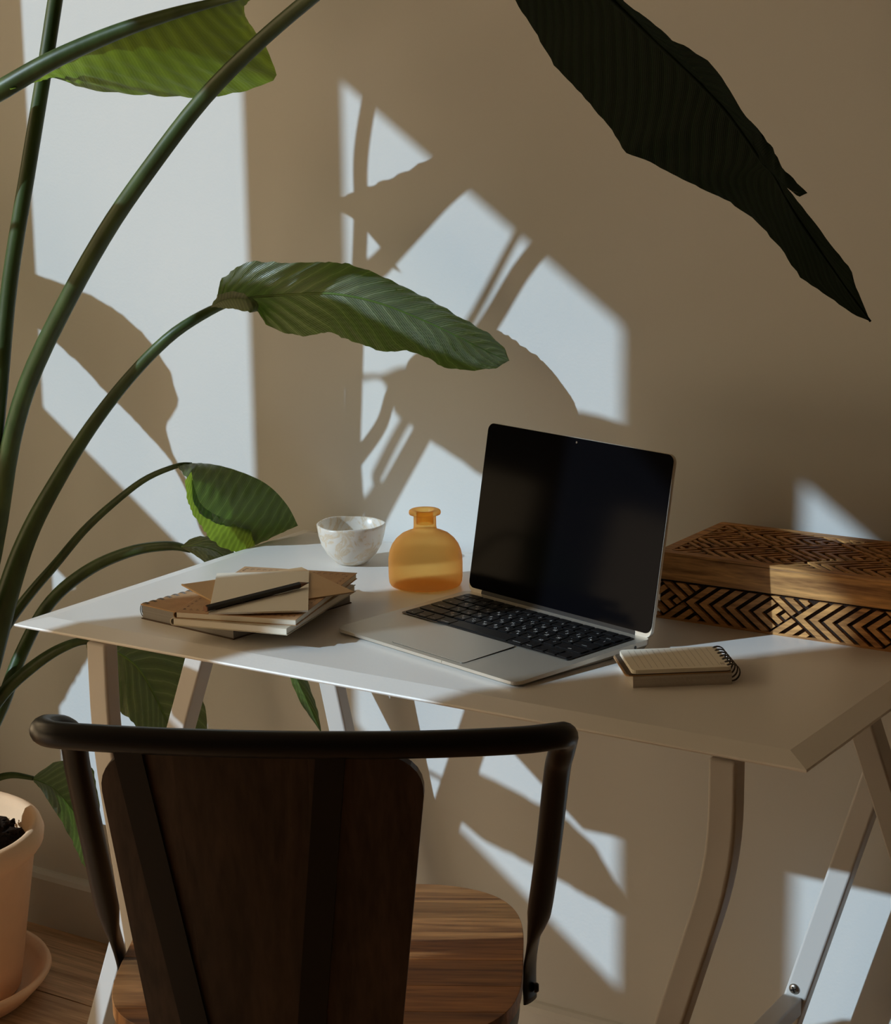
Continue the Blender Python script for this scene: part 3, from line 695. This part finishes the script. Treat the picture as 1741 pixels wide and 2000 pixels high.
# ------------------------------------------------------------------ carved wooden box
BX0, BX1, BY0, BY1 = -.945, -.602, -.2035, -.022
BZ1, BL = .0395, .0810
bc = ((BX0+BX1)/2, (BY0+BY1)/2, H)
cb = empty('carved_box', bc, label='carved wooden lidded box with chevron relief standing against the wall', cat='box')
hw, hd = (BX1-BX0)/2, (BY1-BY0)/2
bm = bmesh.new(); box(bm, -hw+.004, hw-.004, -hd+.004, hd-.004, 0, BZ1+.008); body = mk('body', bm, M_groove, cb)
bm = bmesh.new(); box(bm, -hw, hw, -hd, hd, 0, .0025); mk('bottom_edge', bm, M_box, body)
bm = bmesh.new(); prism(bm, rrect(2*hw, 2*hd, .006, 4), BZ1+.0085, BL-.003); lidb = mk('lid', bm, M_box, cb, bevel=.001)
bm = bmesh.new()
outer = rrect(2*hw, 2*hd, .006, 4); inner = rrect(2*hw-.026, 2*hd-.026, .002, 4)
def frame_ring(bm, outer, inner, z0, z1, fn=None):
    fn = fn or (lambda x, y, z: (x, y, z)); n_ = len(outer)
    a = [bm.verts.new(fn(*p, z0)) for p in outer]; b = [bm.verts.new(fn(*p, z1)) for p in outer]; c_ = [bm.verts.new(fn(*p, z1)) for p in inner]; d_ = [bm.verts.new(fn(*p, z0)) for p in inner]
    for i in range(n_):
        j = (i+1) % n_
        for p, q_ in ((a, b), (b, c_), (c_, d_)): bm.faces.new((p[i], p[j], q_[j], q_[i]))
    bmesh.ops.recalc_face_normals(bm, faces=bm.faces)
frame_ring(bm, outer, inner, BL-.0029, BL); mk('lid_border', bm, M_box, lidb)
bm = bmesh.new(); prism(bm, rrect(2*hw-.026, 2*hd-.026, .002, 4), BL-.0029, BL-.0026); mk('lid_groove_floor', bm, M_groove, lidb)
def chevrons(x0, nu, L_, su, v0, vh, x_lim, place, parent, step, gap, b=.10):
    """nested arrowheads between crossings: x0 first crossing, L_ unit length in slope units of su metres, vh half height"""
    def emit(polys):
        bm = bmesh.new(); ok = False
        for P_ in polys:
            Q = clipx(P_, *x_lim)
            if len(Q) < 3: continue
            ar = abs(sum(Q[i][0]*Q[(i+1) % len(Q)][1]-Q[(i+1) % len(Q)][0]*Q[i][1] for i in range(len(Q))))/2
            if ar < 2e-6: continue
            ok = True; place(bm, Q)
        if ok:
            bmesh.ops.recalc_face_normals(bm, faces=bm.faces); mk('carved_ridge', bm, M_box, parent)
        else: bm.free()
    def clipx(P_, lo, hi):
        for side, lim in ((1, lo), (-1, hi)):
            out = []
            for i in range(len(P_)):
                a, c_ = P_[i], P_[(i+1) % len(P_)]; ia = (a[0]-lim)*side >= 0; ic = (c_[0]-lim)*side >= 0
                if ia: out.append(a)
                if ia != ic:
                    t = (lim-a[0])/(c_[0]-a[0]); out.append((lim, a[1]+(c_[1]-a[1])*t))
            P_ = out
            if not P_: break
        return P_
    for iu in range(nu):
        cx = x0+iu*L_*su
        K = int(round(L_/step))
        for k in range(K):
            c1 = k*step+gap*.5; c2 = min((k+1)*step-gap*.5, L_-b)
            if c1 >= c2: continue
            arms = []
            for sg in (1, -1):
                v1 = min(1, (L_-b-c1)/2); v2 = min(1, (L_-b-c2)/2)
                arms.append([(cx+x*su, v0+y*vh) for x, y in ((c1, 0), (c2, 0), (c2+v2, v2*sg), (c1+v1, v1*sg))])
            emit(arms)
        for sg in (1, -1):
            c1 = L_+b*.3
            while c1 < L_+1.9:
                c2 = min(c1+step-gap, L_+2-b)
                if c2-c1 > .05:
                    def end(c_): return ((c_+L_-b)/2, min(1, (c_-L_+b)/2))
                    emit([[(cx+x*su, v0+y*vh*sg) for x, y in ((c1-1, 1), (c2-1, 1), end(c2), end(c1))]])
                c1 += step
def place_front(bm, Q): prism(bm, Q, 0, 1, lambda x, y, z: (x, -hd+.0042-.0042*z, y))
fvh = (BZ1-.0025)/2+.003; fsu = fvh*1.30; fL = .138/fsu
chevrons(-.2725-.008+.019-.012, 5, fL, fsu, .0025+fvh, fvh, (-hw+.002, hw-.002), place_front, body, fL/8, .25)
def place_top(bm, Q): prism(bm, Q, BL-.0027, BL-.0003)
nrow = 3; rh = (2*hd-.027)/2/nrow; tsu = rh*1.15; tL = .135/tsu
for rI in range(nrow):
    chevrons(-hw-.10-.0675*(rI % 2), 5, tL, tsu, -hd+.0135+rh*(2*rI+1), rh*.985, (-hw+.0135, hw-.0135), place_top, lidb, tL/8, .30)

# ------------------------------------------------------------------ pot, saucer
PX, PY = -2.13, -.30
bm = bmesh.new(); lathe(bm, [(0, .002), (.150, .002), (.158, .006), (.182, .032), (.187, .040), (.184, .046), (.178, .044), (.168, .034), (.150, .012), (0, .010)], 72)
sa = mk('pot_saucer', bm, M_terra, None, smooth=True); sa.location = (PX, PY, 0); tag(sa, 'round terracotta saucer on the wooden floor under the plant pot', 'saucer')
plant = empty('potted_plant', (PX, PY, .012), label='large potted plant with long arching stems and paddle-shaped green leaves', cat='potted plant')
OFF = Vector((PX, PY, .012))
bm = bmesh.new(); lathe(bm, [(0, 0), (.136, 0), (.140, .004), (.171, .215), (.178, .222), (.185, .232), (.187, .246), (.183, .258), (.176, .262), (.168, .258), (.163, .245), (.158, .20), (0, .19)], 72); mk('pot', bm, M_terra, plant, smooth=True)
bm = bmesh.new()
for i in range(14):
    for j in range(40):
        r_ = .162*(i+1)/14; a = 2*math.pi*j/40; bm.verts.new((r_*math.cos(a), r_*math.sin(a), .222+.012*noise.noise(Vector((r_*math.cos(a)*30, r_*math.sin(a)*30, 0)))+.008*random.random()))
bm.verts.ensure_lookup_table(); c0 = bm.verts.new((0, 0, .225)); bm.verts.ensure_lookup_table()
for j in range(40): bm.faces.new((c0, bm.verts[j], bm.verts[(j+1) % 40]))
for i in range(13):
    for j in range(40): bm.faces.new((bm.verts[i*40+j], bm.verts[(i+1)*40+j], bm.verts[(i+1)*40+(j+1) % 40], bm.verts[i*40+(j+1) % 40]))
mk('soil', bm, M_soil, plant)
bm = bmesh.new()
for k in range(420):
    r_ = .155*math.sqrt(random.random()); a = random.random()*6.28; p = Vector((r_*math.cos(a), r_*math.sin(a), .228+.012*random.random())); s = .0025+.004*random.random()
    if random.random() < .3:
        d_ = Vector((random.uniform(-1, 1), random.uniform(-1, 1), random.uniform(0, .8))).normalized(); tube(bm, [p, p+d_*.012], .0006, 4)
    else:
        bmesh.ops.create_icosphere(bm, subdivisions=1, radius=s, matrix=Matrix.Translation(p) @ Matrix.Diagonal((1, random.uniform(.6, 1.2), random.uniform(.5, 1), 1)))
so_ = mk('soil_crumbs', bm, M_soil, plant); so_['kind'] = 'stuff'

# ------------------------------------------------------------------ plant
def P3(t): return at(*t)-OFF
def stem(pts, name='stem', m_=None, n=48):
    """pts: (u, v, d, width px)"""
    pos = spline([P3(p[:3]) for p in pts], n); wd = spline([Vector((p[3], 0, 0)) for p in pts], n)
    bm = bmesh.new(); rad_ = []
    for p, q_ in zip(pos, wd): rad_.append(max(.0008, q_.x/2/FPX*((p+OFF-Vector(CAM)).dot(FWD))))
    tube(bm, pos, rad_, 14); return mk(name, bm, m_ or M_stem, plant, smooth=True)
def blade(mid, e1_, e2_, m_, ns=64, nw=10, ripple=.0025, nrip=15, rib=None, cup=.0, seed=0, ragged=.0012, name='leaf', smooth_path=True):
    f = spline if smooth_path else polyline
    A_ = f([P3(p) for p in mid], ns)
    halves = []
    for e in (e1_, e2_):
        halves.append(polyline([P3(p) for p in e], ns) if e else None)
    bm = bmesh.new(); uvl = bm.loops.layers.uv.new('UVMap'); rnd = random.Random(seed)
    for h, E in enumerate(halves):
        if E is None: continue
        G = []
        for i in range(ns):
            a, b = A_[i], E[i]; wvec = b-a; row = []
            t = (A_[min(i+1, ns-1)]-A_[max(i-1, 0)]).normalized(); n_ = t.cross(wvec); n_ = n_.normalized() if n_.length > 1e-9 else Vector((0, 0, 1))
            if h: n_ = -n_
            for j in range(nw+1):
                q_ = j/nw; s = i/(ns-1); p = a+wvec*q_
                p = p+n_*(cup*wvec.length*math.sin(math.pi*q_)) + n_*(ripple*math.sin(2*math.pi*nrip*(s-.26*q_)+1.3*math.sin(9*s+seed))*math.sin(math.pi*min(1, q_*.75+.05))*min(1, wvec.length/.04))
                if j == nw: p = p + wvec.normalized()*rnd.uniform(-ragged, ragged) if wvec.length > .004 else p
                row.append((bm.verts.new(p), (s, q_*(1 if h == 0 else -1))))
            G.append(row)
        for i in range(ns-1):
            for j in range(nw):
                cs = [G[i][j], G[i+1][j], G[i+1][j+1], G[i][j+1]]
                if h: cs.reverse()
                fc = bm.faces.new([c_[0] for c_ in cs]); fc.smooth = True
                for lp, c_ in zip(fc.loops, cs): lp[uvl].uv = c_[1]
    bmesh.ops.remove_doubles(bm, verts=bm.verts, dist=1e-5)
    o = mk(name, bm, m_, plant)
    if rib:
        bm = bmesh.new(); rad_ = [rib[0]+(rib[1]-rib[0])*(i/(ns-1)) for i in range(ns)]; tube(bm, A_, rad_, 8); mk('midrib', bm, M_rib if m_ is not M_leafShade else M_leafShade, o, smooth=True)
    return o
# stem seen steep at the left, its leaf above the frame
stem([(-150, 1640, .30, 50), (-60, 1250, .33, 44), (-8, 830, .385, 34), (18, 560, .372, 32), (55, 330, .352, 31), (88, 130, .335, 30), (108, 0, .323, 30), (140, -200, .318, 28), (190, -420, .30, 26)])
# long stem curving up to the right, carrying the big leaf coloured as in shade
stem([(-160, 1640, .30, 54), (-70, 1300, .335, 50), (-15, 1060, .35, 46), (20, 870, .375, 38), (60, 735, .376, 37), (135, 580, .372, 36), (215, 440, .365, 35), (300, 318, .356, 34), (395, 195, .343, 33), (500, 88, .34, 31), (612, -8, .345, 30), (720, -90, .38, 26), (840, -170, .40, 22), (930, -205, .41, 18)])
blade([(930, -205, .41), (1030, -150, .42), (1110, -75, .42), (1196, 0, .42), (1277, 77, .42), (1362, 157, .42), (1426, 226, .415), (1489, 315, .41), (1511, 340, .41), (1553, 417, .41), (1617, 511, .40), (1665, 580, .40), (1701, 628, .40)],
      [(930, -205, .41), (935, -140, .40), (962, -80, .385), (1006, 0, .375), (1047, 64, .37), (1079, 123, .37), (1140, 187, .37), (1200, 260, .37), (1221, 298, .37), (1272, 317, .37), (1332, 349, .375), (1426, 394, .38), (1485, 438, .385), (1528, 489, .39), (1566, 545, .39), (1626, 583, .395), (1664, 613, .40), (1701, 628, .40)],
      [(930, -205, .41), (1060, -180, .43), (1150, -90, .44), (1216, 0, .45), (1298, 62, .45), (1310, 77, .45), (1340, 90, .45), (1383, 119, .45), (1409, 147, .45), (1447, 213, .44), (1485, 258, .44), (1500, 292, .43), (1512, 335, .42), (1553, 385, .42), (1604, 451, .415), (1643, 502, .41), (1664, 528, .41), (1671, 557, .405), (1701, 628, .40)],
      M_leafShade, ns=90, ripple=.0006, seed=3, rib=(.0045, .0012))
blade([(1470, 275, .43), (1495, 312, .43), (1520, 345, .43), (1545, 372, .43), (1578, 377, .43)], [(1460, 232, .435), (1490, 262, .435), (1510, 290, .435), (1527, 325, .435), (1578, 377, .43)], [(1470, 280, .43), (1488, 316, .428), (1510, 340, .428), (1536, 364, .428), (1560, 385, .43), (1578, 377, .43)], M_leafShade, ns=20, nw=4, seed=5)
# upper left leaf with the thick ribbed stalk
stem([(-200, 1640, .31, 56), (-260, 1200, .36, 54), (-250, 800, .42, 50), (-190, 500, .44, 46), (-110, 300, .43, 43), (-40, 205, .405, 42), (15, 168, .394, 40), (110, 114, .374, 36), (230, 62, .346, 31), (340, 26, .325, 24), (440, 0, .31, 15), (520, -16, .315, 9), (600, -24, .30, 4)], m_=M_stem, n=90)
blade([(20, 175, .394), (110, 118, .374), (230, 66, .346), (340, 30, .325), (440, 3, .31), (520, -14, .305), (600, -24, .30)],
      [(20, 175, .41), (70, 160, .36), (105, 150, .325), (170, 175, .25), (250, 184, .232), (320, 188, .212), (390, 191, .192), (450, 185, .18), (505, 170, .172), (541, 152, .17), (536, 130, .18), (522, 95, .19), (500, 62, .21), (470, 28, .24), (452, 8, .27), (480, -14, .29), (600, -24, .30)],
      None, M_leafY, ns=70, nw=14, ripple=.002, nrip=17, seed=8, cup=-.04)
# middle leaf over the desk
stem([(-150, 1640, .30, 46), (-90, 1500, .31, 46), (-30, 1330, .30, 46), (18, 1150, .29, 44), (60, 1035, .28, 37), (120, 925, .268, 31), (182, 828, .255, 27), (255, 735, .245, 24), (335, 655, .232, 22), (415, 605, .20, 18), (470, 586, .19, 10)])
blade([(432, 598, .196), (480, 583, .188), (560, 576, .178), (650, 574, .165), (740, 592, .145), (830, 627, .12), (900, 660, .10), (960, 690, .075), (995, 704, .06)],
      [(432, 598, .196), (424, 575, .205), (432, 545, .205), (468, 518, .20), (492, 510, .195), (560, 513, .18), (630, 511, .165), (680, 515, .15), (730, 532, .13), (790, 560, .105), (850, 590, .085), (900, 620, .068), (950, 648, .055), (985, 678, .05), (995, 704, .06)],
      [(432, 598, .196), (470, 598, .20), (505, 610, .205), (520, 635, .205), (560, 652, .20), (592, 657, .195), (640, 648, .185), (690, 668, .178), (750, 688, .168), (800, 685, .155), (842, 702, .145), (862, 717, .14), (920, 724, .12), (968, 720, .09), (995, 704, .06)],
      M_leaf, ns=90, nw=12, ripple=.0018, nrip=16, seed=1, rib=(.0022, .0006), cup=.05)
blade([(412, 600, .205), (440, 585, .20), (470, 578, .20), (497, 585, .20), (502, 608, .20)], [(412, 600, .205), (425, 576, .215), (455, 568, .22), (480, 574, .218), (502, 608, .20)], [(412, 600, .205), (440, 602, .215), (470, 606, .22), (490, 610, .22), (502, 608, .20)], M_leaf, ns=24, nw=6, ripple=.001, seed=2, cup=.35)
# folded leaf over the back corner of the desk
stem([(-160, 1640, .30, 30), (-90, 1420, .28, 28), (-35, 1300, .265, 25), (15, 1218, .255, 22), (60, 1158, .25, 20), (110, 1100, .24, 18), (165, 1035, .23, 16), (225, 980, .22, 14), (285, 935, .21, 12), (345, 910, .20, 10), (375, 906, .185, 6)])
FOLD = [(366, 935, .235), (372, 965, .23), (387, 1001, .215), (424, 1024, .18), (461, 1030, .14), (488, 1042, .118), (497, 1066, .11)]
blade([(345, 909, .20), (400, 905, .165), (460, 918, .13), (520, 945, .10), (560, 985, .08), (582, 1026, .065)],
      [(345, 910, .20)] + FOLD + [(520, 1056, .095), (545, 1043, .085), (582, 1027, .065)],
      None, M_leafM, ns=60, nw=12, ripple=.0015, nrip=12, seed=4, cup=-.10)
blade([(u+8, v-14, d-.006) for u, v, d in FOLD], [(362, 938, .245), (364, 970, .24), (376, 1002, .225), (396, 1032, .205), (414, 1056, .185), (440, 1073, .165), (470, 1081, .14), (497, 1068, .11)],
      None, M_leafY, ns=40, nw=8, ripple=.001, nrip=10, seed=6, ragged=.002)
# low leaf that dips behind and under the desk
stem([(-140, 1640, .30, 34), (-60, 1500, .27, 32), (0, 1385, .24, 30), (40, 1280, .21, 27), (95, 1180, .18, 25), (170, 1115, .155, 24), (255, 1077, .135, 22), (330, 1066, .125, 19), (372, 1074, .12, 12)])
blade([(355, 1068, .125), (395, 1068, .118), (440, 1090, .112), (500, 1180, .105), (560, 1290, .10), (600, 1370, .10), (628, 1432, .10)],
      [(355, 1066, .125), (376, 1049, .11), (420, 1046, .09), (448, 1062, .085), (505, 1155, .085), (585, 1280, .08), (622, 1390, .095), (628, 1432, .10)],
      [(355, 1070, .125), (380, 1084, .14), (410, 1105, .15), (450, 1160, .15), (510, 1245, .14), (560, 1310, .13), (588, 1375, .115), (628, 1432, .10)], M_leaf, ns=50, nw=8, ripple=.002, seed=9, rib=(.0018, .0006), cup=.1)
# broad leaf seen under the desk
stem([(-150, 1640, .30, 34), (-70, 1470, .29, 30), (0, 1362, .27, 26), (60, 1305, .25, 24), (120, 1266, .235, 20), (172, 1252, .22, 14), (225, 1272, .21, 8)])
blade([(168, 1252, .222), (225, 1272, .21), (270, 1305, .195), (308, 1370, .18), (335, 1432, .17), (360, 1510, .165), (378, 1590, .165)],
      [(168, 1252, .222), (195, 1215, .19), (260, 1200, .15), (330, 1230, .125), (375, 1300, .12), (398, 1370, .125), (408, 1440, .135), (405, 1520, .15), (378, 1590, .165)],
      [(168, 1256, .222), (175, 1300, .23), (215, 1355, .235), (232, 1388, .23), (252, 1402, .225), (272, 1428, .215), (300, 1490, .20), (340, 1560, .18), (378, 1590, .165)], M_leaf, ns=60, nw=10, ripple=.002, nrip=11, seed=11, rib=(.0024, .0008), cup=.06)
# small leaf low behind the chair post
stem([(-140, 1650, .30, 20), (-70, 1570, .27, 17), (-20, 1528, .25, 15), (20, 1514, .235, 13), (65, 1520, .22, 9)])
blade([(62, 1520, .22), (105, 1540, .21), (140, 1580, .20), (170, 1630, .195), (190, 1680, .19), (204, 1728, .19)],
      [(62, 1520, .22), (90, 1498, .19), (108, 1487, .175), (150, 1484, .16), (182, 1500, .155), (193, 1560, .16), (202, 1640, .175), (204, 1728, .19)],
      [(62, 1522, .22), (80, 1542, .235), (110, 1588, .24), (138, 1636, .235), (162, 1690, .215), (204, 1728, .19)], M_leaf, ns=40, nw=8, ripple=.0015, nrip=8, seed=12, rib=(.0015, .0005), cup=.08)
# ---- leaves of the same plant that stand left of the frame and throw their shadows on the wall
def back(u, v, d):                      # where a leaf at distance d stands if its shadow falls on wall pixel (u, v)
    p = at(u, v, 0); q_ = p - SUN*(d/SUN.y); return q_-OFF
_P3 = P3
def P3(t):
    if len(t) == 4 and t[3] == 's': return back(*t[:3])
    return _P3(t[:3])
def S(pts, d): return [(u, v, d, 's') for u, v in pts]
# leaf pointing left
blade(S([(372, 962), (335, 885), (280, 800), (215, 715), (150, 640), (70, 580), (0, 540), (-50, 520)], .30),
      S([(372, 962), (338, 900), (333, 870), (322, 830), (332, 815), (346, 800), (347, 775), (335, 730), (310, 690), (280, 650), (240, 615), (195, 585), (140, 560), (85, 541), (0, 510), (-50, 520)], .30),
      S([(372, 962), (340, 907), (300, 860), (250, 808), (205, 765), (160, 716), (115, 675), (85, 650), (20, 600), (-50, 520)], .30), M_leaf, ns=60, nw=8, seed=20, rib=(.002, .0008), cup=.04)
def sstem(pts, w0, w1, tail):
    pos = [back(*p) for p in pts] + [P3(t) for t in tail]; pos = spline(pos, 50); bm = bmesh.new()
    tube(bm, pos, [w0+(w1-w0)*i/49 for i in range(50)], 12); return mk('stem', bm, M_stem, plant, smooth=True)
sstem([(340, 905, .30), (372, 962, .30), (398, 1030, .30), (415, 1090, .30)], .004, .014, [(-130, 1200, .30), (-150, 1640, .30)])
# tall stem far left, its shadow runs beside that of the long stem
sstem([(1110, 310, .61), (1055, 385, .60), (1003, 472, .60), (925, 618, .60), (855, 728, .59), (785, 835, .59), (738, 925, .58), (698, 1004, .56)],   .0035, .0085, [(-380, 1050, .42), (-190, 1640, .31)])

# leaf hanging left of the frame whose broad shadow lies under that of the middle leaf
blade(S([(735, 735), (800, 770), (900, 805), (1000, 850), (1150, 925), (1300, 1010), (1420, 1090)], .75),
      S([(735, 735), (770, 720), (850, 700), (960, 720), (1030, 760), (1080, 790), (1213, 824), (1320, 900), (1420, 1090)], .75),
      S([(735, 735), (757, 752), (758, 775), (770, 805), (835, 858), (950, 935), (1060, 1010), (1213, 1095), (1320, 1130), (1420, 1090)], .75), M_leaf, ns=60, nw=8, seed=22, rib=(.002, .0008), cup=.03, ragged=.002)
sstem([(800, 770, .75), (735, 735, .75), (665, 765, .74), (605, 870, .70), (585, 1050, .60), (590, 1300, .50)], .0018, .010, [(-190, 1640, .32)])

# two low leaves left of the frame, shadows under the desk
blade(S([(860, 1520), (950, 1580), (1060, 1645), (1150, 1700), (1226, 1765)], .75),
      S([(860, 1520), (905, 1495), (985, 1533), (1110, 1602), (1165, 1655), (1226, 1765)], .75),
      S([(860, 1520), (880, 1590), (940, 1638), (1080, 1712), (1213, 1788), (1226, 1765)], .75), M_leaf, ns=40, nw=6, seed=31, rib=(.002, .0008), cup=.03)
sstem([(950, 1580, .75), (860, 1520, .75), (790, 1500, .72), (700, 1560, .66)], .002, .008, [(-330, 1420, .45), (-200, 1640, .32)])
blade(S([(215, 1185), (175, 1215), (125, 1270), (75, 1340), (50, 1420)], .42),
      S([(215, 1185), (160, 1150), (108, 1152), (60, 1200), (40, 1290), (50, 1420)], .42),
      S([(215, 1185), (212, 1235), (172, 1288), (122, 1372), (90, 1410), (50, 1420)], .42), M_leaf, ns=40, nw=6, seed=32, rib=(.002, .0008), cup=.04)
sstem([(170, 1215, .42), (215, 1185, .42), (270, 1200, .41), (330, 1300, .38)], .002, .008, [(-190, 1500, .33), (-180, 1640, .31)])
